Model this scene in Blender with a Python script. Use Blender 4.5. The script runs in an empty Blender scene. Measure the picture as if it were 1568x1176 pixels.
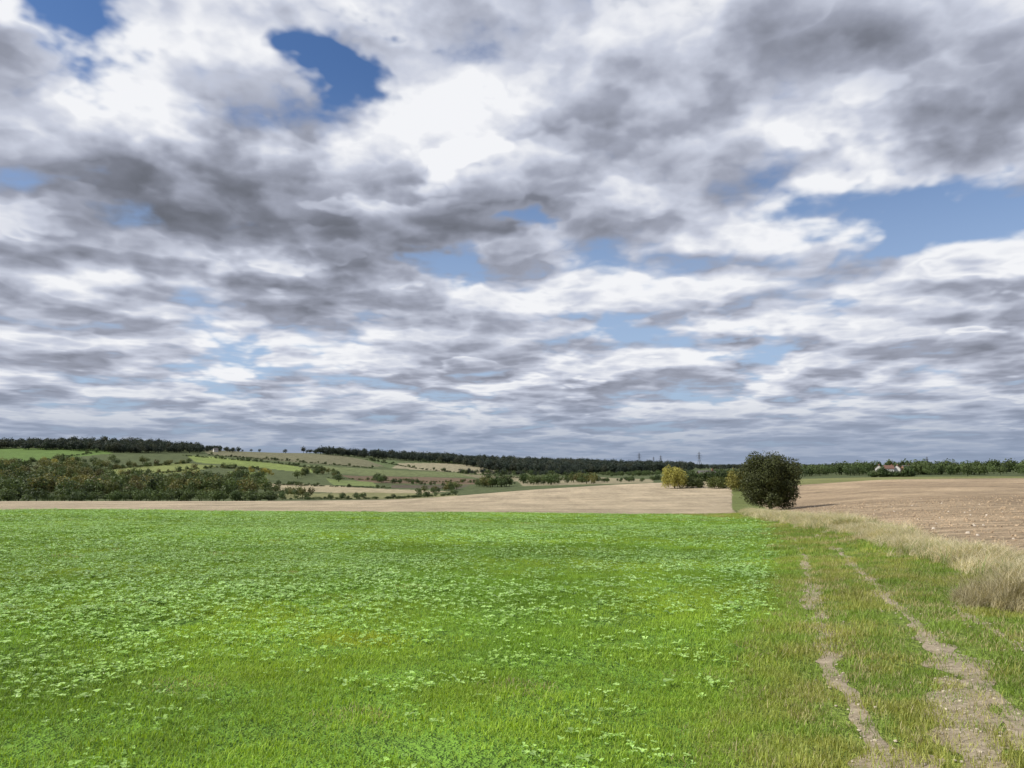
import bpy, math, numpy as np
from mathutils import Vector
rng=np.random.default_rng(7)
scene=bpy.context.scene
scene.view_settings.view_transform='Standard'
scene.view_settings.look='None'
scene.view_settings.exposure=0
F=1132.0; EYE=1.65
PT=math.atan(124/F); CP,SP=math.cos(PT),math.sin(PT)
# ------------------------------------------------ survey helpers
def ray(u,v):
    u=np.asarray(u,float);v=np.asarray(v,float)
    a=(u-784)/F;b=-(v-588)/F
    return a, CP-b*SP, SP+b*CP          # x,y,z
def tanel(u,v):
    x,y,z=ray(u,v); return z/np.hypot(x,y)
def project(x,y,z):
    zz=z-EYE; f=y*CP+zz*SP; b=-y*SP+zz*CP
    f=np.where(f<0.01,0.01,f)
    return 784+F*x/f, 588-F*b/f
# ------------------------------------------------ terrain height table
KR=[110,150,200,270,320,400,550,750,1000,1400,2000,2400,3200,5000,9000,16000]
E=[708,711,711.5]
COL={0:[780,777,773,767,768,772,768,752,735,715,682,684,700]+E,
100:[780,777,773,767,768,772,768,752,735,712,678,684,700]+E,
200:[780,777,773,767,768,772,768,752,735,712,678,684,700]+E,
300:[782,779,774,767,768,772,768,752,736,715,687,692,702]+E,
400:[783,779,774,767,768,772,768,755,740,720,692,694,702]+E,
500:[783,779,774,766,767,771,768,757,742,722,696,693,702]+E,
600:[784,779,774,765,766,770,767,758,745,727,703,698,703]+E,
700:[784,779,773,761,759,764,764,757,745,730,709,703,706]+E,
800:[785,778,770,757,750,755,756,750,742,732,715,708,709]+[710,711,711.5],
950:[787,776,765,751,741,743,744,740,735,728,718,713,712]+[711,711,711.5],
1050:[787,775,763,749,738,737,740,736,731,725,719,716,714]+[712,711,711.5],
1130:[786,775,762,747,737,735,738,735,730,724,720,717,715]+[712,711,711.5],
1200:[781,770,757,743,734,733,734,730,726,722,719,717,715]+[712,711,711.5],
1350:[768,755,744,733,730,732,731,724,721,719,717,716,715]+[713,712,711.5],
1568:[760,750,741,731,729,731,730,724,721,719,717,716,715]+[713,712,711.5]}
LR=np.linspace(math.log(0.5),math.log(16000),640)
RR=np.exp(LR)
us=sorted(COL)
azc=[];zt=[]
for u in us:
    x,y,z=ray(u,740); azc.append(math.degrees(math.atan2(x,y)))
    zk=[EYE+R*float(tanel(u,v)) for R,v in zip(KR,COL[u])]
    zt.append(np.interp(RR,[0]+KR,[0]+zk))
back=0.25*np.array(zt[0])+0.25*np.array(zt[-1])
azc=[-180,-100]+azc+[100,180]; zt=[back,zt[0]]+zt+[zt[-1],back]
AZ=np.arange(-180,180.01,0.5)
zt=np.array(zt)
T=np.empty((len(AZ),len(LR)))
for j in range(len(LR)): T[:,j]=np.interp(AZ,azc,zt[:,j])
def gs(A,axis,s):
    k=np.arange(-int(3*s),int(3*s)+1); w=np.exp(-k**2/(2*s*s)); w/=w.sum()
    pad=[(0,0),(0,0)]; pad[axis]=(len(k)//2,)*2
    B=np.pad(A,pad,mode='edge'); return np.apply_along_axis(lambda m:np.convolve(m,w,'valid'),axis,B)
S=T/RR[None,:]
S=gs(gs(S,1,2.2),0,2.5); T=S*RR[None,:]
def hash2(ix,iy,s):
    h=np.sin(ix*127.1+iy*311.7+s*74.7)*43758.5453
    return h-np.floor(h)
def vn(x,y,s=0):
    ix=np.floor(x);iy=np.floor(y);fx=x-ix;fy=y-iy
    fx=fx*fx*(3-2*fx);fy=fy*fy*(3-2*fy)
    a=hash2(ix,iy,s);b=hash2(ix+1,iy,s);c=hash2(ix,iy+1,s);d=hash2(ix+1,iy+1,s)
    return (a*(1-fx)+b*fx)*(1-fy)+(c*(1-fx)+d*fx)*fy
def fbm(x,y,s=0,o=4):
    t=0;a=.5
    for i in range(o):
        t=t+a*vn(x*2**i,y*2**i,s+i*3.1);a*=.5
    return t/(1-.5**o)
def H(x,y):
    x=np.asarray(x,float);y=np.asarray(y,float)
    R=np.hypot(x,y); az=np.degrees(np.arctan2(x,y))
    fi=np.clip((az+180)/0.5,0,len(AZ)-1.001); i=fi.astype(int);fi=fi-i
    lr=np.log(np.maximum(R,0.5)); fj=np.clip((lr-LR[0])/(LR[1]-LR[0]),0,len(LR)-1.001); j=fj.astype(int);fj=fj-j
    z=(T[i,j]*(1-fi)+T[i+1,j]*fi)*(1-fj)+(T[i,j+1]*(1-fi)+T[i+1,j+1]*fi)*fj
    z=z*np.minimum(R/0.5,1)
    z=z+(vn(x*.45,y*.45,5)-.5)*.06*np.clip(R/4,0,1)
    return z
HR=np.exp(np.linspace(math.log(2),math.log(9000),900))
def hit(u,v,rmin=2.0):
    u=np.atleast_1d(np.asarray(u,float));v=np.atleast_1d(np.asarray(v,float))
    x,y,z=ray(u,v);h=np.hypot(x,y);x=x/h;y=y/h;z=z/h
    out=np.full((len(u),3),np.nan)
    RRr=HR[HR>=rmin]
    for k in range(len(u)):
        X=x[k]*RRr;Y=y[k]*RRr;g=H(X,Y);d=g-(EYE+z[k]*RRr)
        w=np.where(d>=0)[0]
        if len(w):
            i=w[0]
            if i>0:
                t=d[i-1]/(d[i-1]-d[i]);r=RRr[i-1]+(RRr[i]-RRr[i-1])*t
            else: r=RRr[0]
            out[k]=(x[k]*r,y[k]*r,float(H(x[k]*r,y[k]*r)))
    return out
def line(pts,rmin=2):
    P=hit([p[0] for p in pts],[p[1] for p in pts],rmin)
    P=P[~np.isnan(P[:,0])]; return P[np.argsort(P[:,1])]
LB=line([(1568,868),(1440,840),(1350,815),(1280,802),(1210,794),(1165,788),(1142,775),(1136,757),(1130,742)])
LE=line([(1050,1176),(1100,1060),(1140,980),(1178,900),(1190,850),(1185,815),(1165,795)])
RL=line([(1360,1176),(1310,1090),(1280,1030),(1257,960),(1240,880),(1222,830),(1190,802)])
RT=line([(1640,1170),(1550,1090),(1472,1020),(1405,960),(1345,900),(1300,855),(1250,820),(1205,799)])
RP=line([(1520,1176),(1480,1110),(1455,1060),(1430,1010)])
RQ=line([(1640,1030),(1540,975),(1470,935),(1410,890)])
def xof(L,y,near=None): 
    ys=L[:,1];xs=L[:,0]
    y=np.asarray(y,float)
    s=(xs[1]-xs[0])/(ys[1]-ys[0])
    r=np.interp(y,ys,xs)
    return np.where(y<ys[0],xs[0]+s*(np.maximum(y,-40)-ys[0]),r)
def inpoly(u,v,poly):
    c=np.zeros(u.shape,bool);n=len(poly)
    for i in range(n):
        x1,y1=poly[i];x2,y2=poly[(i+1)%n]
        if y1==y2: continue
        cond=((y1>v)!=(y2>v))&(u<(x2-x1)*(v-y1)/(y2-y1)+x1)
        c^=cond
    return c
# ------------------------------------------------ node helpers
def newmat(name):
    m=bpy.data.materials.new(name);m.use_nodes=True
    nt=m.node_tree;nt.nodes.clear()
    out=nt.nodes.new('ShaderNodeOutputMaterial')
    return m,nt,out
class NB:
    def __init__(s,nt): s.nt=nt
    def n(s,t,**k):
        n=s.nt.nodes.new(t)
        for a,b in k.items(): setattr(n,a,b)
        return n
    def put(s,sock,val):
        if isinstance(val,bpy.types.NodeSocket): s.nt.links.new(val,sock)
        elif val is not None: sock.default_value=val
    def m(s,op,a,b=None,c=None,clamp=False):
        n=s.n('ShaderNodeMath',operation=op);n.use_clamp=clamp
        s.put(n.inputs[0],a)
        if b is not None:s.put(n.inputs[1],b)
        if c is not None:s.put(n.inputs[2],c)
        return n.outputs[0]
    def vm(s,op,a,b=None):
        n=s.n('ShaderNodeVectorMath',operation=op);s.put(n.inputs[0],a)
        if b is not None:
            if op=='SCALE': s.put(n.inputs['Scale'],b)
            else: s.put(n.inputs[1],b)
        return n.outputs['Value'] if op in('LENGTH','DOT_PRODUCT') else n.outputs['Vector']
    def comb(s,x,y,z):
        n=s.n('ShaderNodeCombineXYZ')
        for i,q in enumerate((x,y,z)): s.put(n.inputs[i],q)
        return n.outputs[0]
    def mr(s,val,a,b,c=0.0,d=1.0,t='SMOOTHSTEP'):
        n=s.n('ShaderNodeMapRange',interpolation_type=t)
        for i,q in enumerate((val,a,b,c,d)): s.put(n.inputs[i],q)
        return n.outputs[0]
    def noise(s,vec,scale,detail=4,rough=.5,dist=0.0,dim='3D'):
        n=s.n('ShaderNodeTexNoise',noise_dimensions=dim);s.put(n.inputs['Vector'],vec)
        s.put(n.inputs['Scale'],scale);s.put(n.inputs['Detail'],detail);s.put(n.inputs['Roughness'],rough);s.put(n.inputs['Distortion'],dist)
        return n.outputs[0]
    def mix(s,f,a,b,bt='MIX'):
        n=s.n('ShaderNodeMix',data_type='RGBA',blend_type=bt)
        s.put(n.inputs[0],f);s.put(n.inputs[6],a);s.put(n.inputs[7],b)
        return n.outputs[2]
    def ramp(s,f,st):
        n=s.n('ShaderNodeValToRGB');e=n.color_ramp.elements
        while len(e)<len(st): e.new(.5)
        for i,(p,c) in enumerate(st): e[i].position=p;e[i].color=(*c,1)
        s.put(n.inputs[0],f);return n.outputs[0]
# ------------------------------------------------ mesh helpers
def mesh_np(name,V,Q,mat=None,smooth=False,parent=None,link=True):
    V=np.asarray(V,np.float32);Q=np.asarray(Q,np.int32)
    me=bpy.data.meshes.new(name)
    k=Q.shape[1]
    me.vertices.add(len(V));me.vertices.foreach_set('co',V.ravel())
    me.loops.add(Q.size);me.loops.foreach_set('vertex_index',Q.ravel())
    me.polygons.add(len(Q));me.polygons.foreach_set('loop_start',np.arange(0,Q.size,k,dtype=np.int32))
    me.polygons.foreach_set('loop_total',np.full(len(Q),k,np.int32))
    me.polygons.foreach_set('use_smooth',np.full(len(Q),smooth,bool))
    me.update(calc_edges=True)
    if mat: me.materials.append(mat)
    ob=bpy.data.objects.new(name,me)
    if link: scene.collection.objects.link(ob)
    if parent: ob.parent=parent
    return ob
def attr(me,name,typ,dom,arr):
    a=me.attributes.new(name,typ,dom)
    key={'FLOAT':'value','INT':'value','FLOAT_VECTOR':'vector','FLOAT_COLOR':'color'}[typ]
    a.data.foreach_set(key,np.ascontiguousarray(arr).ravel())
def empty(name,loc=(0,0,0),rz=0):
    e=bpy.data.objects.new(name,None);scene.collection.objects.link(e);e.location=loc;e.rotation_euler=(0,0,rz);e.empty_display_size=.3;return e
# ------------------------------------------------ ground
azd=np.radians(np.concatenate([np.linspace(-180,-43,90)[:-1],np.linspace(-43,43,1050),np.linspace(43,180,90)[1:-1]]))
Rg=np.concatenate([[0.02,0.3],np.exp(np.linspace(math.log(.8),math.log(16000),760))])
A,Rm=np.meshgrid(azd,Rg,indexing='ij')
X=Rm*np.sin(A);Y=Rm*np.cos(A);Z=H(X,Y)
na,nr=A.shape
x=X.ravel();y=Y.ravel();z=Z.ravel();R=Rm.ravel()
U,V_=project(x,y,z)
front=y>0
C=np.empty((len(x),3))
n1=fbm(x*.5,y*.5,1);n2=fbm(x*.06,y*.06,2);n3=fbm(x*.01,y*.01,3)
C[:]=(.085,.105,.045)
xb=xof(LB,y);xe=xof(LE,y)
jit=(n1-.5)*1.2*np.clip(R/30,.4,1)
near=(R<108+(n2-.5)*2)
grassc=np.stack([.12+.03*n1,.23+.05*n1,.028+.01*n1],1)
left=x<xb+jit
m=near&left; C[m]=grassc[m]
m=near&left&(x>xe+jit*.5); C[m]=(grassc*np.array([1.35,.95,1.5]))[m]
brown=np.stack([.34+.09*n2,.255+.07*n2,.165+.045*n2],1)
m=(~left)&(R<330); C[m]=brown[m]
m=(~left)&(R>=262)&(R<345); C[m]=(.20,.21,.08)
tan=np.stack([.40+.08*n2,.33+.06*n2,.225+.04*n2],1)
stripe=((np.floor((x*.35+y*.94)/9+.6*n2)%2)*.09+.95)[:,None]
m=(~near)&left&(R<345); C[m]=(tan*stripe)[m]
m=(np.abs(x-xb+.7)<.7+.6*n1)&near&front; C[m]=(.34,.31,.18)
m=(np.abs(x-xb)<2.2+n1)&(R>=108)&(R<330)&front; C[m]=(.16,.19,.06)
# hillside fields
far=(R>345)&front
Uj=U+(n3-.5)*4; Vj=V_+(fbm(x*.004,y*.004,9)-.5)*1.5
FIELDS=[([(-200,690),(0,686),(150,688),(175,694),(70,704),(0,714),(-200,720)],(.11,.175,.045)),
([(160,720),(280,709),(335,714),(300,722),(190,732)],(.20,.23,.075)),
([(285,697),(330,700),(440,712),(500,722),(470,724),(410,718),(300,708)],(.19,.24,.07)),
([(310,689),(400,690),(520,698),(610,712),(560,716),(430,706),(320,696)],(.16,.155,.09)),
([(560,704),(600,705),(660,716),(600,718)],(.11,.145,.06)),
([(610,709),(700,709),(770,722),(740,726),(600,717)],(.28,.25,.16)),
([(470,712),(560,718),(740,726),(760,732),(560,728),(480,722)],(.14,.165,.07)),
([(520,728),(700,732),(760,737),(720,742),(560,739)],(.15,.11,.07)),
([(500,733),(570,738),(580,745),(510,742)],(.16,.20,.07)),
([(400,740),(470,741),(580,748),(690,752),(640,757),(420,752)],(.35,.30,.19)),
([(420,756),(560,754),(700,756),(700,764),(430,764)],(.20,.20,.09)),
([(700,726),(800,730),(880,735),(760,738)],(.20,.18,.11)),
([(790,734),(900,730),(1000,734),(1000,739),(800,744)],(.27,.24,.15)),
([(1000,722),(1130,724),(1130,735),(1000,733)],(.11,.14,.06)),
([(0,735),(40,735),(60,742),(0,745)],(.15,.2,.06)),
([(600,742),(720,743),(700,749),(600,747)],(.10,.085,.06)),
([(350,722),(410,724),(405,734),(360,732)],(.13,.17,.05)),
]
for poly,c in FIELDS:
    m=far&(R<2500)&inpoly(Uj,Vj,poly); C[m]=np.array(c)*(.85+.2*n3[m])[:,None]
m=far&(R>2500); C[m]=(.06,.08,.085)  # farthest ground: aerial haze painted in as a bluish base colour
C*= (0.88+.24*n2)[:,None]
i=np.arange(na-1)[:,None];j=np.arange(nr-1)[None,:]
b=i*nr+j
Q=np.stack([b,b+1,b+nr+1,b+nr],-1).reshape(-1,4)
j=np.arange(nr-1);b=(na-1)*nr+j
Q=np.concatenate([Q,np.stack([b,b+1,j+1,j],-1)])
Q=Q[:,::-1]
soil=((~left)&(R<262)|(~near)&left&(R<345)).astype(np.float32)
soil=soil*np.where(left,.45,1.0).astype(np.float32)
gm,nt,out=newmat('field_ground');B=NB(nt)
ca=B.n('ShaderNodeAttribute',attribute_name='col');sa=B.n('ShaderNodeAttribute',attribute_name='soil')
tc=B.n('ShaderNodeTexCoord').outputs['Object']
f1=B.noise(tc,.8,4,.65,dim='2D');f2=B.noise(tc,9,3,.7,dim='2D');f3=B.noise(B.vm('MULTIPLY',tc,(1.0,.25,1)),.12,3,.6,dim='2D')
rot=B.n('ShaderNodeMapping');B.put(rot.inputs['Vector'],tc);rot.inputs['Rotation'].default_value=(0,0,math.radians(62));rot.inputs['Scale'].default_value=(.05,1.1,1)
f4=B.noise(rot.outputs[0],1.0,3,.65,dim='2D')
so=sa.outputs['Fac']
v=B.m('ADD',B.m('MULTIPLY',B.m('SUBTRACT',f1,.5),1.1),B.m('ADD',B.m('MULTIPLY',B.m('SUBTRACT',f2,.5),1.7),B.m('MULTIPLY',B.m('SUBTRACT',f3,.5),.8)))
v=B.m('ADD',v,B.m('MULTIPLY',B.m('MULTIPLY',B.m('SUBTRACT',f4,.5),2.2),so))
v=B.m('MAXIMUM',B.m('ADD',v,1.0),.25)
col=B.vm('SCALE',ca.outputs['Color'],v)
p=B.n('ShaderNodeBsdfPrincipled');B.put(p.inputs['Base Color'],col);p.inputs['Roughness'].default_value=.95
p.inputs['Specular IOR Level'].default_value=.15
bm_=B.n('ShaderNodeBump');bm_.inputs['Distance'].default_value=.16;bm_.inputs['Strength'].default_value=1
B.put(bm_.inputs['Height'],B.m('ADD',f2,B.m('MULTIPLY',f1,1.5)));B.put(p.inputs['Normal'],bm_.outputs[0])
nt.links.new(p.outputs[0],out.inputs[0])
g=mesh_np('ground',np.stack([x,y,z],1),Q,gm,True)
attr(g.data,'col','FLOAT_COLOR','POINT',np.concatenate([C,np.ones((len(C),1))],1).astype(np.float32))
attr(g.data,'soil','FLOAT','POINT',soil)
# ------------------------------------------------ leaf materials
def leafmat(name,base,tint=True,trans=.3,rough=.55,spec=.4,var=.35,geo=True):
    m,nt,out=newmat(name);B=NB(nt)
    if tint:
        c=B.n('ShaderNodeAttribute',attribute_name='tint',attribute_type='INSTANCER').outputs['Color']
    else: c=B.vm('MULTIPLY',(1,1,1),base)
    if geo:
        lv=B.n('ShaderNodeAttribute',attribute_name='lv').outputs['Fac']
        c=B.vm('SCALE',c,B.mr(lv,0,1,1-var,1+var,'LINEAR'))
    p=B.n('ShaderNodeBsdfPrincipled');B.put(p.inputs['Base Color'],c);p.inputs['Roughness'].default_value=rough
    p.inputs['Specular IOR Level'].default_value=spec
    if trans>0:
        t=B.n('ShaderNodeBsdfTranslucent');B.put(t.inputs[0],B.vm('MULTIPLY',c,(1.3,1.25,.6)))
        mx=B.n('ShaderNodeMixShader');mx.inputs[0].default_value=trans
        nt.links.new(p.outputs[0],mx.inputs[1]);nt.links.new(t.outputs[0],mx.inputs[2]);nt.links.new(mx.outputs[0],out.inputs[0])
    else: nt.links.new(p.outputs[0],out.inputs[0])
    return m
grassM=leafmat('grass_blades',(1,1,1),trans=.35,var=.45)
cropM=leafmat('crop_leaf',(1,1,1),trans=.2,rough=.40,spec=.6,var=.45)
treeM=leafmat('tree_foliage',(1,1,1),trans=.2,spec=.2,var=.5)
def barkmat():
    m,nt,out=newmat('bark');B=NB(nt);tc=B.n('ShaderNodeTexCoord').outputs['Object']
    f=B.noise(B.vm('MULTIPLY',tc,(6,6,1.5)),1.5,5,.6)
    p=B.n('ShaderNodeBsdfPrincipled');B.put(p.inputs['Base Color'],B.ramp(f,[(.3,(.04,.03,.02)),(.7,(.13,.10,.075))]));p.inputs['Roughness'].default_value=.9
    nt.links.new(p.outputs[0],out.inputs[0]);return m
bark=barkmat()
# ------------------------------------------------ templates
def blades(n,rad,h0,h1,w,lean,segs=3,seed=0):
    r=np.random.default_rng(seed);V=[];Q=[];lv=[]
    for k in range(n):
        a=r.uniform(0,6.283);d=rad*math.sqrt(r.uniform());bx,by=d*math.cos(a),d*math.sin(a)
        h=r.uniform(h0,h1)*(.7+.6*float(vn(bx*9,by*9,seed)));la=r.uniform(0,6.283);ln=h*lean*r.uniform(.2,1);wa=la+math.pi/2+r.uniform(-.6,.6)
        wx,wy=math.cos(wa)*w/2,math.sin(wa)*w/2;b0=len(V)
        for s in range(segs+1):
            t=s/segs;ww=(1-t)**.7 if s<segs else .08
            cx=bx+math.cos(la)*ln*t*t;cy=by+math.sin(la)*ln*t*t;cz=h*(t-.25*lean*t*t)-.01
            V+= [(cx-wx*ww,cy-wy*ww,cz),(cx+wx*ww,cy+wy*ww,cz)]
            if s: q=b0+2*s;Q.append((q-2,q-1,q+1,q))
        lv+=[np.clip(.75*r.uniform()+.5*(float(vn(bx*7+9,by*7,seed+3))-.25),0,1)]*segs
    return np.array(V),np.array(Q),np.array(lv,np.float32)
def tmpl(name,data,mat):
    ob=mesh_np(name,data[0],data[1],mat,False,link=False)
    attr(ob.data,'lv','FLOAT','FACE',data[2]);return ob
grassT=[tmpl('grass_tuft_part',blades(60,.15,.02,.06,.007,1.0,2,s),grassM) for s in range(4)]
grassB=[tmpl('grass_patch_part',blades(330,.36,.02,.055,.0075,1.0,2,s+70),grassM) for s in range(6)]
dryT=[tmpl('dry_grass_part',blades(80,.22,.2,.6,.009,.9,3,s+20),grassM) for s in range(3)]
def rosette(seed,n=7):
    r=np.random.default_rng(seed);V=[];Q=[];lv=[]
    for k in range(n):
        a=k*2.4+r.uniform(-.4,.4);L=r.uniform(.05,.10);W=L*r.uniform(.6,.85);up=r.uniform(.25,.9)
        b0=len(V);prof=[.12,.4,1,.85,.1]
        for s,pw in enumerate(prof):
            t=s/4;rr=L*t;zz=.02+L*up*t-L*.9*t*t*up*.7
            c,sn=math.cos(a),math.sin(a)
            for sd in(-1,0,1):
                wy=sd*W/2*pw;zc=zz+(.012 if sd else 0)*pw+r.uniform(-.004,.004)
                V.append((c*rr-sn*wy,sn*rr+c*wy,zc))
            if s:
                q=b0+3*s
                Q+=[(q-3,q-2,q+1,q),(q-2,q-1,q+2,q+1)];
        lv+=[r.uniform()]*8
    return np.array(V),np.array(Q),np.array(lv,np.float32)
def cluster(seed,k=9,rad=.55):
    r=np.random.default_rng(seed);VV=[];QQ=[];LL=[];o=0
    for i_ in range(k):
        V,Q,lv=rosette(seed*31+i_,int(r.integers(2,6)));a=r.uniform(0,6.28);d=rad*math.sqrt(r.uniform());s=r.uniform(.5,1.3);t=r.uniform(0,6.28)
        c,sn=math.cos(t),math.sin(t)
        W=np.stack([V[:,0]*c-V[:,1]*sn,V[:,0]*sn+V[:,1]*c,V[:,2]+V[:,0]*r.uniform(-.3,.3)],1)*s+[d*math.cos(a),d*math.sin(a),0]
        VV.append(W);QQ.append(Q+o);LL.append(np.clip(lv*.6+r.uniform()*.5,0,1));o+=len(V)
    return np.concatenate(VV),np.concatenate(QQ),np.concatenate(LL).astype(np.float32)
cropT=[tmpl('crop_plant_part',cluster(s+50),cropM) for s in range(8)]
def tube(p0,p1,r0,r1,n=7):
    p0=Vector(p0);p1=Vector(p1);d=(p1-p0).normalized();a=d.orthogonal().normalized();b=d.cross(a)
    V=[];Q=[]
    for p,r in((p0,r0),(p1,r1)):
        for k in range(n):
            t=2*math.pi*k/n;V.append(tuple(p+a*math.cos(t)*r+b*math.sin(t)*r))
    for k in range(n): Q.append((k,(k+1)%n,n+(k+1)%n,n+k))
    return V,Q
def crown(seed,lobes,nleaf,size,rin=.55):
    r=np.random.default_rng(seed)
    lob=np.array(lobes);vol=lob[:,3]*lob[:,4]+.01;pr=vol/vol.sum()
    idx=r.choice(len(lob),nleaf,p=pr)
    d=r.normal(size=(nleaf,3));d/=np.linalg.norm(d,axis=1)[:,None]
    rad=rin+(1.08-rin)*r.uniform(size=nleaf)**.5
    bump=1+.14*np.sin(d[:,0]*7+idx*2.1)*np.sin(d[:,1]*6+idx)+.10*np.sin(d[:,2]*9+idx*1.3)
    P=lob[idx,:3]+d*(rad*bump)[:,None]*lob[idx][:,[3,3,4]]
    nrm=d*.9+r.normal(size=(nleaf,3))*.55;nrm/=np.linalg.norm(nrm,axis=1)[:,None]
    t=np.cross(nrm,r.normal(size=(nleaf,3)));t/=np.linalg.norm(t,axis=1)[:,None];bt=np.cross(nrm,t)
    s=size*r.uniform(.6,1.3,nleaf)[:,None]
    V=np.stack([P-t*s,P-bt*s*.6,P+t*s,P+bt*s*.6],1).reshape(-1,3)
    Q=np.arange(4*nleaf).reshape(-1,4)
    cl=.5+.5*np.sin(P[:,0]*9/size*.1+seed)*np.sin(P[:,2]*7/size*.1)*.6
    lv=np.clip(.6*r.uniform(size=nleaf)+.4*cl,0,1).astype(np.float32)
    return V,Q,lv
def fartree(seed,w=.42,nl=450,low=.12):
    r=np.random.default_rng(seed);lobes=[]
    lobes.append((0,0,.55,w*.7,.38))
    for k in range(8):
        a=r.uniform(0,6.28);d=w*r.uniform(.35,.7);lobes.append((d*math.cos(a),d*math.sin(a),r.uniform(low+.15,.78),w*r.uniform(.3,.5),r.uniform(.14,.22)))
    V,Q,lv=crown(seed,lobes,nl,.056)
    tv,tq=tube((0,0,-.1),(0,0,.5),.035,.02,5);tq=np.array(tq)+len(V)
    V=np.concatenate([V,tv]);Q=np.concatenate([Q,tq]);lv=np.concatenate([lv,np.zeros(5,np.float32)])
    ob=mesh_np('broadleaf_part',V,Q,treeM,False,link=False);attr(ob.data,'lv','FLOAT','FACE',lv)
    return ob
treeT=[fartree(100+s,w) for s,w in enumerate([.40,.48,.36,.55,.44,.62])]
# ------------------------------------------------ instancing
def instancer(name,P,rot,scl,tint,temps,seed=0):
    n=len(P);me=bpy.data.meshes.new(name);me.vertices.add(n);me.vertices.foreach_set('co',np.asarray(P,np.float32).ravel())
    attr(me,'rot','FLOAT_VECTOR','POINT',np.asarray(rot,np.float32))
    attr(me,'scl','FLOAT_VECTOR','POINT',np.asarray(scl,np.float32))
    attr(me,'tint','FLOAT_VECTOR','POINT',np.asarray(tint,np.float32))
    attr(me,'vi','INT','POINT',np.random.default_rng(seed).integers(0,len(temps),n).astype(np.int32))
    ob=bpy.data.objects.new(name,me);scene.collection.objects.link(ob)
    ng=bpy.data.node_groups.new(name+'_scatter','GeometryNodeTree')
    ng.interface.new_socket('Geometry',in_out='INPUT',socket_type='NodeSocketGeometry')
    ng.interface.new_socket('Geometry',in_out='OUTPUT',socket_type='NodeSocketGeometry')
    N=ng.nodes;L=ng.links
    gi=N.new('NodeGroupInput');go=N.new('NodeGroupOutput');iop=N.new('GeometryNodeInstanceOnPoints');jg=N.new('GeometryNodeJoinGeometry')
    for t in temps:
        o=N.new('GeometryNodeObjectInfo');o.inputs['Object'].default_value=t;o.inputs['As Instance'].default_value=True
        L.new(o.outputs['Geometry'],jg.inputs[0])
    def na_(nm,dt):
        a=N.new('GeometryNodeInputNamedAttribute');a.data_type=dt;a.inputs['Name'].default_value=nm
        return next(q for q in a.outputs if q.name=='Attribute' and q.enabled)
    L.new(gi.outputs[0],iop.inputs['Points']);L.new(jg.outputs[0],iop.inputs['Instance'])
    iop.inputs['Pick Instance'].default_value=True
    L.new(na_('vi','INT'),iop.inputs['Instance Index'])
    e=N.new('FunctionNodeEulerToRotation');L.new(na_('rot','FLOAT_VECTOR'),e.inputs[0]);L.new(e.outputs[0],iop.inputs['Rotation'])
    L.new(na_('scl','FLOAT_VECTOR'),iop.inputs['Scale'])
    L.new(iop.outputs[0],go.inputs[0])
    md=ob.modifiers.new('scatter','NODES');md.node_group=ng
    return ob
def band(r0,r1,dens,azl=40):
    a=math.radians(azl);n=int(a*(r1*r1-r0*r0)*dens)
    Rr=np.sqrt(rng.uniform(r0*r0,r1*r1,n));t=rng.uniform(-a,a,n)
    return Rr*np.sin(t),Rr*np.cos(t),Rr
def rutd(x,y):
    d=np.minimum(np.abs(x-xof(RL,y)),np.abs(x-xof(RT,y)))
    d2=np.where(y<6.8,np.abs(x-xof(RP,y)),9.)
    return np.minimum(d,d2)
yp=hit([545],[985])[0]
def drill(X1,Y1):   # faint drill lines across the crop, running away towards the far edge
    s=X1*math.cos(.12)-Y1*math.sin(.12)
    return .5+.5*np.sin(s*2*math.pi/1.6+1.5*fbm(X1*.1,Y1*.1,21,2))
# grass : large patches in the field, small tufts on and beside the track
def grasspass(bands,zone,temps,name,seed):
    XS=[];SC=[];TI=[]
    for r0,r1,dn,sc in bands:
        X1,Y1,R1=band(r0,r1,dn)
        xb1=xof(LB,Y1);xe1=xof(LE,Y1)
        if zone=='track':
            k=(X1<xb1-.15)&(X1>xe1-.5)
            rd=rutd(X1,Y1)
            k&=~((rd<.07+.13*vn(X1*2,Y1*2,4)+.06*(Y1<6.5)*(X1>2.5))&(rng.uniform(size=len(X1))<.70))
        else: k=(X1<np.where(R1<22,xe1-.3,xb1-.4))
        X1,Y1,R1,xb1,xe1=X1[k],Y1[k],R1[k],xb1[k],xe1[k]
        q=fbm(X1*.35,Y1*.35,11);q2=fbm(X1*1.6,Y1*1.6,12);q3=fbm(X1*.09,Y1*.16,17,3)
        g0=np.array([.17,.295,.028]);g1=np.array([.32,.45,.05])
        c=g0+(g1-g0)*np.clip((q-.3)*2.0,0,1)[:,None]
        verge=np.clip((X1-xe1+.3)/1.2,0,1)[:,None]
        c=c*(1-verge)+verge*np.where((q2>.52)[:,None],[.30,.32,.08],[.19,.28,.045])
        yd=np.exp(-(((X1-yp[0])/1.0)**2+((Y1-yp[1])/.35)**2))[:,None]
        c=c*(1-.5*yd)+.5*yd*np.array([.45,.48,.03])
        c=c*rng.uniform(.85,1.15,(len(X1),1))*(.72+.66*q3)[:,None]*(1-.12*drill(X1,Y1)*(1-verge[:,0]))[:,None]
        st=(rng.uniform(size=len(X1))<.008+.16*verge[:,0]);c[st]=[.42,.37,.20]
        s=sc*rng.uniform(.8,1.2,len(X1));hs=s*(.8+.7*q2)*(1+.5*verge[:,0])/ (1+.25*(sc-1))
        XS.append(np.stack([X1,Y1,H(X1,Y1)],1));SC.append(np.stack([s,s,hs],1));TI.append(c)
    P=np.concatenate(XS);print(name,len(P))
    rot=rng.uniform(-.03,.03,(len(P),3));rot[:,2]=rng.uniform(0,6.28,len(P))
    instancer(name,P,rot,np.concatenate(SC),np.concatenate(TI),temps,seed)
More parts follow.
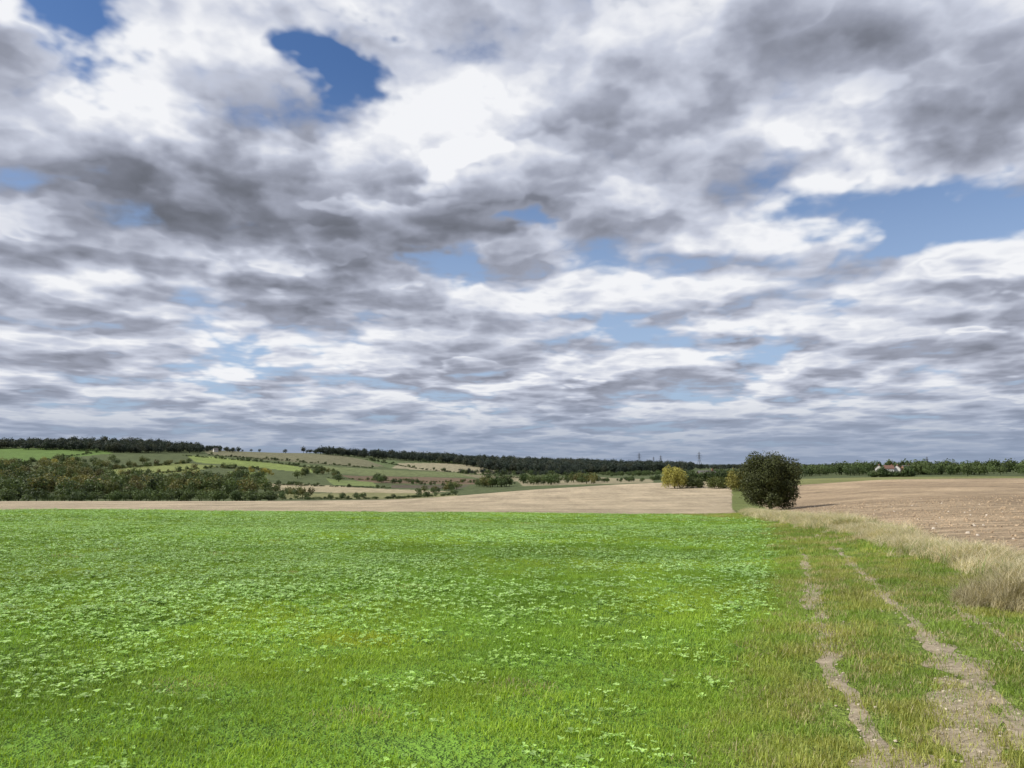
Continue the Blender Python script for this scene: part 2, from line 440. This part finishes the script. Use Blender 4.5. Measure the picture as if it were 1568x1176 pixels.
grasspass([(3.2,8,13,1.0),(8,22,9,1.15),(22,50,2.4,1.9),(50,107,.6,2.8)],'field',grassB,'meadow_grass',1)
grasspass([(3.2,8,110,1.0),(8,22,45,1.35)],'track',grassT,'track_grass',9)
# crop
XS=[];SC=[];TI=[]
for r0,r1,dn,sc in((3.2,7,11,.32),(7,11,13,.41),(11,25,11,.57),(25,55,4.0,.88),(55,107,.9,1.35)):
    X1,Y1,R1=band(r0,r1,dn)
    xe1=xof(LE,Y1);az=X1/Y1
    q=fbm(X1*.25,Y1*.25,31);q3=fbm(X1*.09,Y1*.16,17,3)
    dens=np.clip(.44+1.6*(q-.45)+.2*(drill(X1,Y1)-.5)+ np.where(R1>8,.5*np.clip((.15-az)/.5,0,1),0)-.12*(R1<8)+.6*np.exp(-((X1-xe1+.3)/.35)**2),.16,1)
    k=(X1<xe1+rng.normal(size=len(X1))*.15)&(rng.uniform(size=len(X1))<dens)
    X1,Y1,R1=X1[k],Y1[k],R1[k]
    bl=np.clip((R1-8)/8,0,1)[:,None]
    c=np.array([.23,.40,.05])*(1-bl)+np.array([.21,.37,.08])*bl+rng.uniform(size=(len(X1),1))*np.array([.17,.19,.12])
    c=c*(.78+.44*q3[k])[:,None]
    s=sc*rng.uniform(.7,1.3,len(X1))
    XS.append(np.stack([X1,Y1,H(X1,Y1)+.03],1));SC.append(np.stack([s*1.2,s*1.2,s],1));TI.append(c)
P=np.concatenate(XS);print('crop',len(P))
rot=np.stack([rng.uniform(-.06,.06,len(P)),rng.uniform(-.06,.06,len(P)),rng.uniform(0,6.28,len(P))],1)
instancer('crop_seedlings',P,rot,np.concatenate(SC),np.concatenate(TI),cropT,2)
# dry verge grass along the cultivated field
n=6200
t=rng.uniform(0,1,n)**1.15;Y1=9+t*97
X1=xof(LB,Y1)-.40+rng.normal(size=n)*.36*np.where(Y1<30,1.0,1.5)
q=fbm(X1*.5,Y1*.5,41)
k=q>.33;X1,Y1,q=X1[k],Y1[k],q[k]
c=np.array([.60,.54,.38])*(.75+.5*rng.uniform(size=(len(X1),1)));gr=rng.uniform(size=len(X1))<.15;c[gr]=[.2,.26,.07]
s=rng.uniform(.4,.85,len(X1))*(.5+1.0*q)*(1+.5*(Y1>35))
P=np.stack([X1,Y1,H(X1,Y1)],1)
rot=np.stack([rng.uniform(-.25,.25,len(P)),rng.uniform(-.25,.25,len(P)),rng.uniform(0,6.28,len(P))],1)
instancer('dry_verge_grass',P,rot,np.stack([s*1.5,s*1.5,s*.9],1),c,dryT,3)
# rank tussock / bramble at the near field corner
bp=hit([1556],[925])[0]
n=230;a=rng.uniform(0,6.28,n);d=np.sqrt(rng.uniform(0,1,n))
X1=bp[0]+.2+d*np.cos(a)*.95;Y1=bp[1]+d*np.sin(a)*1.0
s=(1.35-.8*d)*rng.uniform(.6,1.1,n);c=np.where((rng.uniform(size=n)<.35)[:,None],[.17,.15,.07],[.52,.46,.30])*rng.uniform(.6,1.2,(n,1))
P=np.stack([X1,Y1,H(X1,Y1)],1);rot=np.stack([rng.uniform(-.5,.5,n),rng.uniform(-.5,.5,n),rng.uniform(0,6.28,n)],1)
instancer('dry_bramble_tussock',P,rot,np.stack([s,s,s*.95],1),c,dryT,13)
# ------------------------------------------------ dirt track
def soilmat(name,a,b,sc=12):
    m,nt,out=newmat(name);B=NB(nt);tc=B.n('ShaderNodeTexCoord').outputs['Object']
    f=B.noise(tc,sc,6,.7);f2=B.noise(tc,sc*5,3,.6)
    p=B.n('ShaderNodeBsdfPrincipled');B.put(p.inputs['Base Color'],B.ramp(B.m('ADD',B.m('MULTIPLY',f,.7),B.m('MULTIPLY',f2,.3)),[(.35,a),(.65,b)]));p.inputs['Roughness'].default_value=.95
    bb=B.n('ShaderNodeBump');bb.inputs['Distance'].default_value=.02;B.put(bb.inputs['Height'],f);B.put(p.inputs['Normal'],bb.outputs[0])
    nt.links.new(p.outputs[0],out.inputs[0]);return m
trk=soilmat('track_soil',(.15,.115,.07),(.44,.37,.26))
V=[];Q=[]
SX=[]
for li,(L,ya,yb,wm) in enumerate(((RL,.5,80,.75),(RT,.5,80,.8),(RP,.5,6.8,1.0),(RQ,5,11,.4))):
    ys=np.concatenate([np.arange(ya,min(yb,14),.04),np.arange(14,yb,.3) if yb>14 else []])
    xs=xof(L,ys)+(vn(ys*1.1,ys*0+li,3)-.5)*.16
    w=.07+.24*np.clip(fbm(ys*1.3,ys*0+li*7,6)-.36,0,1)*2.0
    w=np.maximum(w,.004)*wm*(1+.5*np.clip((7-ys)/2,0,1))
    b0=len(V)
    for k in range(len(ys)):
        wl=w[k]*(.4+1.2*float(vn(ys[k]*4,1.5,li)));wr=w[k]*(.4+1.2*float(vn(ys[k]*4,7.5,li)))
        for s in(-1,-.5,0,.5,1):
            xx=xs[k]+(wl if s<0 else wr)*s;V.append((xx,ys[k],float(H(xx,ys[k]))+(.003 if abs(s)==1 else .009)))
        if k:
            q=b0+5*k
            for s in range(4): Q.append((q-5+s,q-4+s,q+1+s,q+s))
    nst=240
    yy=rng.uniform(2,min(yb,16),nst);SX.append(np.stack([xof(L,yy)+rng.normal(size=nst)*.11,yy],1))
mesh_np('dirt_track',V,Q,trk,True)
def stone(seed):
    r=np.random.default_rng(seed)
    import bmesh
    bm=bmesh.new();bmesh.ops.create_icosphere(bm,subdivisions=2,radius=1)
    for v in bm.verts: v.co*=r.uniform(.75,1.2);v.co.z*=.6
    V=np.array([v.co[:] for v in bm.verts]);Q=np.array([[v.index for v in f.verts] for f in bm.faces]);bm.free()
    return V,Q,r.uniform(size=len(Q)).astype(np.float32)
stM=leafmat('flint_stone',(1,1,1),trans=0.0,rough=.85,var=.15,spec=.2)
stT=[tmpl('stone_part',stone(s),stM) for s in range(3)]
SX=np.concatenate(SX);n=len(SX);P=np.stack([SX[:,0],SX[:,1],H(SX[:,0],SX[:,1])+.012],1)
s=rng.uniform(.004,.015,n);instancer('track_gravel',P,rng.uniform(0,6,(n,3))*[0,0,1],np.stack([s,s,s],1),np.array([.42,.37,.28])*rng.uniform(.6,1.3,(n,1)),stT,4)
# clods on the ploughed field
XS=[];SC=[]
for r0,r1,dn,sc in((12,28,12,.03),(28,60,4,.045),(60,120,.6,.07)):
    a0,a1=math.radians(16),math.radians(42);n=int((a1-a0)/2*(r1*r1-r0*r0)*dn)
    Rr=np.sqrt(rng.uniform(r0*r0,r1*r1,n));t=rng.uniform(a0,a1,n);X1=Rr*np.sin(t);Y1=Rr*np.cos(t);k=X1>xof(LB,Y1)+.3;X1,Y1=X1[k],Y1[k]
    s=sc*rng.uniform(.4,1.6,len(X1));XS.append(np.stack([X1,Y1,H(X1,Y1)],1));SC.append(np.stack([s,s,s*.9],1))
P=np.concatenate(XS);n=len(P);c=np.array([.37,.28,.185])*rng.uniform(.65,1.3,(n,1));w_=rng.uniform(size=n)<.03;c[w_]=[.5,.44,.36]
instancer('soil_clods',P,rng.uniform(0,6,(n,3)),np.concatenate(SC),c,stT,6)
# ------------------------------------------------ woods & hedges
def polyscatter(poly,n,rmin):
    poly=np.array(poly,float);lo=poly.min(0);hi=poly.max(0);o=[]
    while len(o)<n:
        u=rng.uniform(lo[0],hi[0],n);v=rng.uniform(lo[1],hi[1],n);k=inpoly(u,v,[tuple(p) for p in poly]);o+=list(zip(u[k],v[k]))
    o=np.array(o[:n]);P=hit(o[:,0],o[:,1],rmin);return P[~np.isnan(P[:,0])]
def linescatter(pts,n,rmin,j=1.0):
    pts=np.array(pts,float);t=rng.uniform(0,len(pts)-1,n);u=np.interp(t,range(len(pts)),pts[:,0]);v=np.interp(t,range(len(pts)),pts[:,1])+rng.normal(size=n)*j
    P=hit(u,v,rmin);return P[~np.isnan(P[:,0])]
GR=[[.07,.105,.038],[.085,.115,.042],[.06,.085,.036]]
AU=[[.08,.115,.04],[.09,.125,.045],[.11,.13,.045],[.17,.165,.06],[.14,.145,.055],[.12,.115,.05],[.10,.13,.048],[.07,.10,.038],[.08,.105,.04],[.065,.09,.038]]
YL=[[.32,.28,.07],[.27,.245,.06],[.22,.20,.06]]
FAR=[[.036,.051,.041],[.043,.058,.043],[.032,.045,.039],[.054,.062,.043]]  # distant foliage tints, shifted to blue to stand in for haze
def wood(name,parts):
    Ps=[];S_=[];Tn=[]
    for P,h,pal,wf in parts:
        n=len(P)
        if not n: continue
        hh=h*rng.uniform(.6,1.25,n)
        Ps.append(P);S_.append(np.stack([hh*wf,hh*wf,hh],1));Tn.append(np.array(pal)[rng.integers(0,len(pal),n)]*rng.uniform(.8,1.2,(n,1)))
    P=np.concatenate(Ps);n=len(P);rot=np.zeros((n,3));rot[:,2]=rng.uniform(0,6.28,n)
    instancer(name,P,rot,np.concatenate(S_),np.concatenate(Tn),treeT,len(name))
wood('ridge_woodland',[
 (polyscatter([(-150,690),(-150,680),(0,681),(100,675),(200,675),(310,686),(310,694),(200,694),(100,690),(0,688)],1000,1200),16,FAR,1.1),
 (linescatter([(300,690),(400,691),(500,693)],190,1500,1),11,FAR,1.1),
 (polyscatter([(420,690),(500,692),(600,698),(700,702),(800,707),(950,712),(1060,716),(1060,722),(950,726),(850,727),(760,722),(700,711),(600,704),(500,697)],1900,1300),19,FAR,1.1),
 (linescatter([(950,715),(1050,717),(1150,718),(1300,718)],260,1800,1.2),12,FAR,1.2)])
wood('valley_woodland',[
 (polyscatter([(-150,710),(60,711),(150,706),(250,707),(285,712),(170,719),(170,733),(240,735),(260,748),(200,764),(-150,766)],400,450),13,AU,1.1),
 (polyscatter([(-20,714),(60,708),(130,706),(90,720),(0,724)],18,450),10,YL,1.1),
 (polyscatter([(0,730),(200,720),(250,750),(0,755)],10,450),10,YL,1.1),
 (polyscatter([(200,764),(240,743),(300,733),(400,733),(410,764)],120,450),13,GR+AU[:4],1.1),
 (linescatter([(300,727),(380,724),(420,728)],12,450,1.5),10,YL,1.1),
 (polyscatter([(405,763),(405,748),(450,756),(520,762)],16,450),8,AU,1.1),
 (polyscatter([(-100,767),(420,766),(420,769),(-100,770)],130,400),7,AU[:2]+GR,1.3)])
HED=[([(165,719),(290,709)],45,8,AU),([(280,698),(420,709),(500,720)],60,7,GR),([(190,732),(330,716),(410,720)],50,9,AU),
 ([(320,697),(440,706),(570,717)],60,7,GR),([(420,742),(500,745),(600,748)],45,5,GR),([(500,732),(600,737),(760,740)],60,5,AU),
 ([(430,765),(600,764),(700,758)],50,5,GR),([(560,704),(640,718),(760,730),(860,736)],70,8,GR),
 ([(0,713),(70,705),(160,691),(310,690)],50,8,GR),([(1000,735),(1120,733)],60,6,GR),([(640,707),(720,712),(780,722)],50,8,GR)]
GRP=[([(450,737),(470,726),(510,726),(520,738)],28,11,AU),([(575,738),(588,738)],5,13,GR),([(730,745),(780,746)],20,13,AU),([(800,740),(850,742)],18,12,GR),([(862,738),(912,740)],20,11,AU),
 ([(640,756),(700,750)],14,9,AU),([(600,740),(690,745)],14,7,GR),([(760,742),(1000,736)],50,5,GR),([(920,728),(1000,728),(1130,727)],120,8,GR),([(1055,743),(1140,742)],60,4.5,GR),([(700,724),(800,728),(900,727)],90,10,FAR+GR)]
prt=[]
for p_,n_,h_,pal_ in HED:
    prt.append((linescatter(p_,int(n_*2.2),360,.25),h_*.38,pal_,2.0))
    prt.append((linescatter(p_,int(n_*.40),360,.5),h_,pal_,1.2))
for p_,n_,h_,pal_ in GRP: prt.append((linescatter(p_,n_,360,.8),h_,pal_,1.25))
wood('hedgerow_trees',prt)
wood('field_edge_trees',[
 (linescatter([(1195,730),(1260,727),(1333,726)],85,380,1.0),9,GR,1.1),
 (linescatter([(1396,726),(1440,726),(1500,726),(1700,726)],115,380,1.0),8,GR+AU[:2],1.2),
 (linescatter([(1333,732),(1396,732)],40,400,.4),3.2,GR,1.6),
 (linescatter([(1350,732),(1354,732),(1384,732),(1392,732)],5,400,.4),6,GR,1.1),
 (linescatter([(1200,724),(1700,723)],200,830,1.0),10.5,GR,1.2),
 (linescatter([(1415,726),(1450,726)],6,400,.4),12,GR,1.1)])
# ------------------------------------------------ individual trees
def tree(name,u,v,rmin,h,w,col,seed,nl,leaf,dens_low=.1,core=.36,rin=.35):
    p=hit([u],[v],rmin)[0];e=empty(name,tuple(p));r=np.random.default_rng(seed)
    TV=[];TQ=[]
    def add(p0,p1,r0,r1):
        a,q=tube(p0,p1,r0,r1);b=len(TV);TV.extend(a);TQ.extend([tuple(i+b for i in f) for f in q])
    add((0,0,-.3),(0.05,0,h*.22),h*.035,h*.026);add((.05,0,h*.22),(0,.1,h*.6),h*.026,h*.012)
    lobes=[(0,0,h*.52,w*core,h*.40)]*3
    for k in range(26):
        a=k*2.4+r.uniform(-.4,.4);zz=h*(dens_low+.10+(.86-dens_low-.10)*((k+.5)/26))
        prof=math.sqrt(max(.1,1-((zz/h-.50)/.56)**2));d=w*.5*prof*r.uniform(.55,.82)
        rr=w*r.uniform(.12,.19)
        q=(d*math.cos(a),d*math.sin(a),zz);lobes.append((*q,rr,rr*r.uniform(.75,1)))
        s0=(0,0,h*r.uniform(.2,.5)) if zz>h*.3 else (0,0,h*.15)
        mid=(q[0]*.5,q[1]*.5,(s0[2]+zz)/2+.1*h*.2);add(s0,mid,h*.010,h*.006);add(mid,q,h*.006,h*.002)
    V,Q,lv=crown(seed,lobes,nl,leaf,rin)
    k=(V.reshape(-1,4,3).mean(1)[:,2]>h*.03);V=V.reshape(-1,4,3)[k].reshape(-1,3);lv=lv[k];Q=np.arange(len(V)).reshape(-1,4)
    mt=leafmat(name+'_leaves',col,tint=False,trans=.2,spec=.25,var=.65)
    fo=mesh_np('foliage',V,Q,mt,parent=e);attr(fo.data,'lv','FLOAT','FACE',lv)
    mesh_np('trunk_and_limbs',TV,TQ,bark,True,parent=e);return e
tree('hedgerow_maple_tree',1180,782,60,8.3,8.3,(.058,.068,.022),5,40000,.12,.02,.36,.4)
tree('yellow_autumn_tree',1033,748,200,8.0,9.5,(.34,.32,.08),9,7000,.22,.05,.26)
tree('yellow_green_bush',1132,752,200,6.5,8,(.2,.19,.05),10,5000,.22,.0,.26)
tree('round_bush',1100,748,220,4.0,9,(.09,.11,.03),11,4500,.2,.0)
tree('round_bush',1062,747,220,3.6,8,(.07,.09,.03),12,4500,.2,.0)
# ------------------------------------------------ buildings
def flat(name,c,rough=.8,noise=.15):
    m,nt,out=newmat(name);B=NB(nt);tc=B.n('ShaderNodeTexCoord').outputs['Object'];f=B.noise(tc,3,5,.6)
    p=B.n('ShaderNodeBsdfPrincipled');B.put(p.inputs['Base Color'],B.vm('SCALE',c,B.mr(f,.3,.7,1-noise,1+noise,'LINEAR')));p.inputs['Roughness'].default_value=rough
    nt.links.new(p.outputs[0],out.inputs[0]);return m
MW=flat('white_render',(.55,.54,.51));MR=flat('clay_tile_roof',(.15,.08,.06),.8,.3);MB=flat('brick_wall',(.28,.15,.10),.9,.25);MG=flat('window_glass',(.03,.04,.05),.2);MS=flat('slate_roof',(.13,.12,.12),.8,.2)
def box(x0,x1,y0,y1,z0,z1):
    V=[(a,b,c) for c in(z0,z1) for a,b in((x0,y0),(x1,y0),(x1,y1),(x0,y1))]
    return V,[(3,2,1,0),(4,5,6,7),(0,1,5,4),(1,2,6,5),(2,3,7,6),(3,0,4,7)]
def house(name,loc,w,d,h,rh,rz,wall,roof):
    e=empty(name,loc,rz)
    V=[(-w/2,-d/2,-2),(w/2,-d/2,-2),(w/2,d/2,-2),(-w/2,d/2,-2),(-w/2,-d/2,h),(w/2,-d/2,h),(w/2,d/2,h),(-w/2,d/2,h),(-w/2,0,h+rh),(w/2,0,h+rh)]
    me=bpy.data.meshes.new('walls');me.from_pydata(V,[],[(0,1,5,4),(2,3,7,6),(1,2,6,9,5),(3,0,4,8,7)]);me.materials.append(wall)
    o=bpy.data.objects.new('walls',me);scene.collection.objects.link(o);o.parent=e
    ov=.4;k=rh/(d/2);t=.18
    V=[];Q=[]
    for sgn in(-1,1):
        ye=sgn*(d/2+ov);ze=h-ov*k;b=len(V)
        for dz in(.03,t):
            V+=[(-w/2-ov,ye,ze+dz),(w/2+ov,ye,ze+dz),(w/2+ov,0,h+rh+dz),(-w/2-ov,0,h+rh+dz)]
        Q+=[tuple(i+b for i in f) for f in((0,1,2,3),(4,5,6,7),(0,1,5,4),(1,2,6,5),(3,0,4,7))]
    mesh_np('roof',V,Q,roof,parent=e)
    V=[];Q=[]
    def addb(bx):
        b=len(V);V.extend(bx[0]);Q.extend([tuple(i+b for i in f) for f in bx[1]])
    for fl in range(max(1,int(h//2.4))):
        for xx in np.linspace(-w/2+1.5,w/2-1.5,max(2,int(w//3))):
            addb(box(xx-.5,xx+.5,-d/2-.03,-d/2+.03,.9+2.4*fl,2.0+2.4*fl))
    addb(box(-.5,.5,d/2-.03,d/2+.03,0,2.1))
    mesh_np('windows_and_door',V,Q,MG,parent=e)
    b=box(w/2-1.6,w/2-.8,-.4,.4,h+rh-.8,h+rh+1.1);mesh_np('chimney',b[0],b[1],MB,parent=e)
def at(u,R0):
    x,y,_=ray(u,722);n=math.hypot(x,y);x=float(x/n*R0);y=float(y/n*R0);return (x,y,float(H(x,y)))
house('white_farmhouse',at(1346,780),6,6,4.4,2.8,1.0,MW,MR)
house('white_farmhouse',at(1361,790),8,6,4.0,2.8,-.25,MW,MR)
house('white_farmhouse',at(1374,795),5,6,4.0,2.8,.9,MW,MR)
house('brick_house',at(1388,800),8,6,4.0,2.6,.2,MB,MS)
house('brick_farmhouse',at(1082,365),8,5,2.8,2.0,.1,MB,MS)
house('white_hilltop_house',tuple(hit([378],[691],1500)[0]),14,8,5,4,.2,MW,MS)
house('white_hilltop_house',tuple(hit([330],[692],1500)[0]),10,8,5,4,.7,MW,MS)
# ------------------------------------------------ pylons
steel=flat('galvanised_steel',(.14,.15,.17),.6)
def pylon(u,R0,h):
    x,y,_=ray(u,715);n=math.hypot(x,y);x=x/n*R0;y=y/n*R0;zg=float(H(x,y))
    V=[];Q=[]
    def bar(a,b,t=.3):
        v,q=tube(a,b,t,t,4);o=len(V);V.extend(v);Q.extend([tuple(i+o for i in f) for f in q])
    lv=[(0,.13),(.25,.09),(.5,.05),(.65,.035),(.8,.03),(1,.004)]
    for (a,wa),(b,wb) in zip(lv,lv[1:]):
        for sx,sy in((1,1),(1,-1),(-1,-1),(-1,1)):
            bar((sx*wa*h,sy*wa*h,a*h),(sx*wb*h,sy*wb*h,b*h),.42)
            bar((sx*wa*h,sy*wa*h,a*h),(-sy*wb*h if sx*sy>0 else sx*wb*h,sy*wb*h if sx*sy>0 else -sy*wb*h,b*h),.2)
    for z_,ww in((.62,.17),(.75,.22),(.88,.15)):
        for s in(-1,1):
            bar((0,0,z_*h+.03*h),(s*ww*h,0,z_*h));bar((0,0,z_*h-.01*h),(s*ww*h,0,z_*h));bar((s*ww*h,0,z_*h),(s*ww*h,0,z_*h-.05*h),.2)
    o=mesh_np('electricity_pylon',V,Q,steel);o.location=(x,y,zg-1);o.rotation_euler=(0,0,.4)
for u,R0,h in((979,3000,52),(1012,2700,40),(1071,2500,52),(1001,3600,42),(1420,2600,34)): pylon(u,R0,h)
# ------------------------------------------------ light
el,azs=math.radians(41),math.radians(-100)
sd=Vector((math.sin(azs)*math.cos(el),math.cos(azs)*math.cos(el),math.sin(el)))
L=bpy.data.lights.new('sun','SUN');L.energy=4.8;L.angle=math.radians(.5);L.color=(1,.95,.86)
lo=bpy.data.objects.new('sun',L);scene.collection.objects.link(lo);lo.rotation_euler=(-sd).to_track_quat('-Z','Y').to_euler();lo.location=(0,0,50)
# ------------------------------------------------ sky
w=bpy.data.worlds.new('World');scene.world=w;w.use_nodes=True;nt=w.node_tree;nt.nodes.clear();B=NB(nt)
w.cycles.sampling_method='NONE'
D=B.n('ShaderNodeTexCoord').outputs['Generated']
sky=B.n('ShaderNodeTexSky',sky_type='NISHITA');sky.sun_disc=False;sky.sun_elevation=el;sky.sun_rotation=azs%(2*math.pi);sky.air_density=1;sky.dust_density=.6;sky.ozone_density=1.5
sp=B.n('ShaderNodeSeparateXYZ');B.put(sp.inputs[0],D);dx,dy,dz=sp.outputs
warp=B.n('ShaderNodeTexNoise');B.put(warp.inputs['Vector'],B.vm('MULTIPLY',D,(1,1,1.6)));warp.inputs['Scale'].default_value=6;warp.inputs['Detail'].default_value=4;warp.inputs['Roughness'].default_value=.6
wc=B.vm('SUBTRACT',warp.outputs['Color'],(.5,.5,.5))
ysafe=B.m('MAXIMUM',dy,.08)
T0=B.comb(B.m('DIVIDE',dx,ysafe),B.m('DIVIDE',dz,ysafe),0.0)
TW=B.vm('ADD',T0,B.vm('MULTIPLY',wc,(.34,.26,0)))
def lobesum(lst):
    acc=None
    for u,v,ru,rv,rotd,amp in lst:
        x_,y_,z_=ray(u,v);a0=float(x_/y_);b0=float(z_/y_)
        mp=B.n('ShaderNodeMapping',vector_type='TEXTURE');B.put(mp.inputs['Vector'],TW)
        mp.inputs['Location'].default_value=(a0,b0,0);mp.inputs['Rotation'].default_value=(0,0,math.radians(-rotd));mp.inputs['Scale'].default_value=(ru/F,rv/F,1)
        l=B.vm('LENGTH',mp.outputs[0]);q=B.mr(l,0.0,1.0,amp,0.0)
        acc=q if acc is None else B.m('ADD',acc,q)
    return acc
holes=lobesum([(140,45,180,150,0,-.80),(480,40,150,120,0,-.66),(540,105,95,130,-20,-.58),(1400,330,340,100,0,-.62),(790,325,70,40,0,-.50),(670,393,130,42,0,-.40),
 (940,505,150,38,0,-.42),(430,562,270,42,0,-.38),(1160,528,180,34,0,-.34),
 (300,300,560,260,0,.26),(900,220,420,260,0,.26),(1250,90,560,230,0,.32),(1000,-10,280,130,0,.2)])
bright=lobesum([(330,325,580,170,6,-.44),(480,395,300,80,10,-.12),(240,110,280,160,0,.34),(60,60,130,120,0,.12),(660,175,200,230,0,.32),(960,150,200,110,0,.2),
 (960,290,440,140,0,-.15),(1330,90,460,150,0,-.20),(1310,240,200,85,0,.32),(150,432,340,40,0,.18)])
def plane(dx_,dz_,k=.10):
    zc=B.m('ADD',B.m('MAXIMUM',dz_,0.0),k)
    Pv=B.comb(B.m('DIVIDE',dx_,zc),B.m('DIVIDE',dy,zc),0.0)
    return B.vm('ADD',Pv,B.vm('SCALE',wc,.30))
def puff(Pv,sc,det):
    n=B.n('ShaderNodeTexVoronoi');n.voronoi_dimensions='2D';n.feature='F1';n.normalize=False
    B.put(n.inputs['Vector'],Pv);n.inputs['Scale'].default_value=sc;n.inputs['Detail'].default_value=det;n.inputs['Roughness'].default_value=.48;n.inputs['Lacunarity'].default_value=2.3
    return B.m('SUBTRACT',.34,B.m('MULTIPLY',n.outputs['Distance'],.6))
P0=plane(dx,dz)
big=B.noise(P0,1.3,5,.5,dim='2D')
pf=puff(P0,2.7,2.0)
fine=B.noise(B.comb(dx,dy,B.m('MULTIPLY',dz,1.5)),15.0,4,.55)
bl0=B.m('ADD',B.m('MULTIPLY',B.noise(P0,1.3,2.2,.5,dim='2D'),1.7),B.m('MULTIPLY',pf,.85))
dzu=B.m('ADD',dz,B.m('ADD',.009,B.m('MULTIPLY',dz,.09)));dxu=B.m('SUBTRACT',dx,.018)
P1=plane(dxu,dzu)
bl1=B.m('ADD',B.m('MULTIPLY',B.noise(P1,1.3,2.2,.5,dim='2D'),1.7),B.m('MULTIPLY',puff(P1,2.7,2.0),.85))
tot=B.m('ADD',B.m('ADD',B.m('MULTIPLY',B.m('SUBTRACT',big,.5),1.5),B.m('MULTIPLY',pf,.85)),B.m('MULTIPLY',B.m('SUBTRACT',fine,.5),.6))
tot=B.m('ADD',B.m('ADD',tot,holes),.40)
alpha=B.mr(tot,-.20,.22)
thick=B.mr(tot,.05,1.0)
emb=B.m('MAXIMUM',B.m('MINIMUM',B.m('SUBTRACT',bl0,bl1),.3),-.3)
# second, lower bank of cloud seen against the first
lowb=B.noise(B.vm('ADD',P0,(7.3,2.1,5.0)),1.0,4,.5,dim='2D')
lbv=B.m('ADD',B.m('ADD',lowb,B.m('MULTIPLY',pf,.24)),B.m('MULTIPLY',tot,.12))
lbm=B.mr(lbv,.62,.69)
lbt=B.mr(lbv,.63,.84)
lum=B.m('SUBTRACT',.81,B.m('MULTIPLY',thick,.34))
lb_l=B.m('SUBTRACT',.83,B.m('MULTIPLY',lbt,.44))
mm=B.n('ShaderNodeMix',data_type='FLOAT');B.put(mm.inputs[0],B.m('MULTIPLY',lbm,.85));B.put(mm.inputs[2],lum);B.put(mm.inputs[3],lb_l);lum=mm.outputs[0]
lum=B.m('ADD',lum,B.m('MULTIPLY',emb,.90))
lum=B.m('ADD',lum,B.m('MULTIPLY',B.m('SUBTRACT',fine,.5),-.18))
lum=B.m('ADD',lum,bright)
lum=B.m('MAXIMUM',B.m('MINIMUM',lum,1.0),.0)
ccol=B.ramp(lum,[(0,(.12,.13,.155)),(.3,(.20,.215,.265)),(.55,(.35,.375,.46)),(.78,(.58,.615,.72)),(1,(.90,.91,.94))])
c10=B.vm('SCALE',ccol,10.0)
skyc=B.vm('MULTIPLY',sky.outputs[0],(.62,.82,1.10))
skyc=B.mix(B.mr(dz,.08,.50,.66,0.0),skyc,(4.8,6.0,7.8,1))
full=B.mix(alpha,skyc,c10)
hz=B.mr(dz,.0,.12,.85,0.0)
full=B.mix(hz,full,(2.7,3.35,4.6,1))
bg=B.n('ShaderNodeBackground');B.put(bg.inputs[0],full);bg.inputs[1].default_value=.1
wo=B.n('ShaderNodeOutputWorld');nt.links.new(bg.outputs[0],wo.inputs[0])
# ------------------------------------------------ camera
cam=bpy.data.cameras.new('camera');co=bpy.data.objects.new('camera',cam);scene.collection.objects.link(co)
cam.sensor_width=36;cam.lens=36*F/1568;cam.clip_end=40000;cam.clip_start=.05
co.location=(0,0,EYE);co.rotation_euler=(math.pi/2+PT,0,0);scene.camera=co
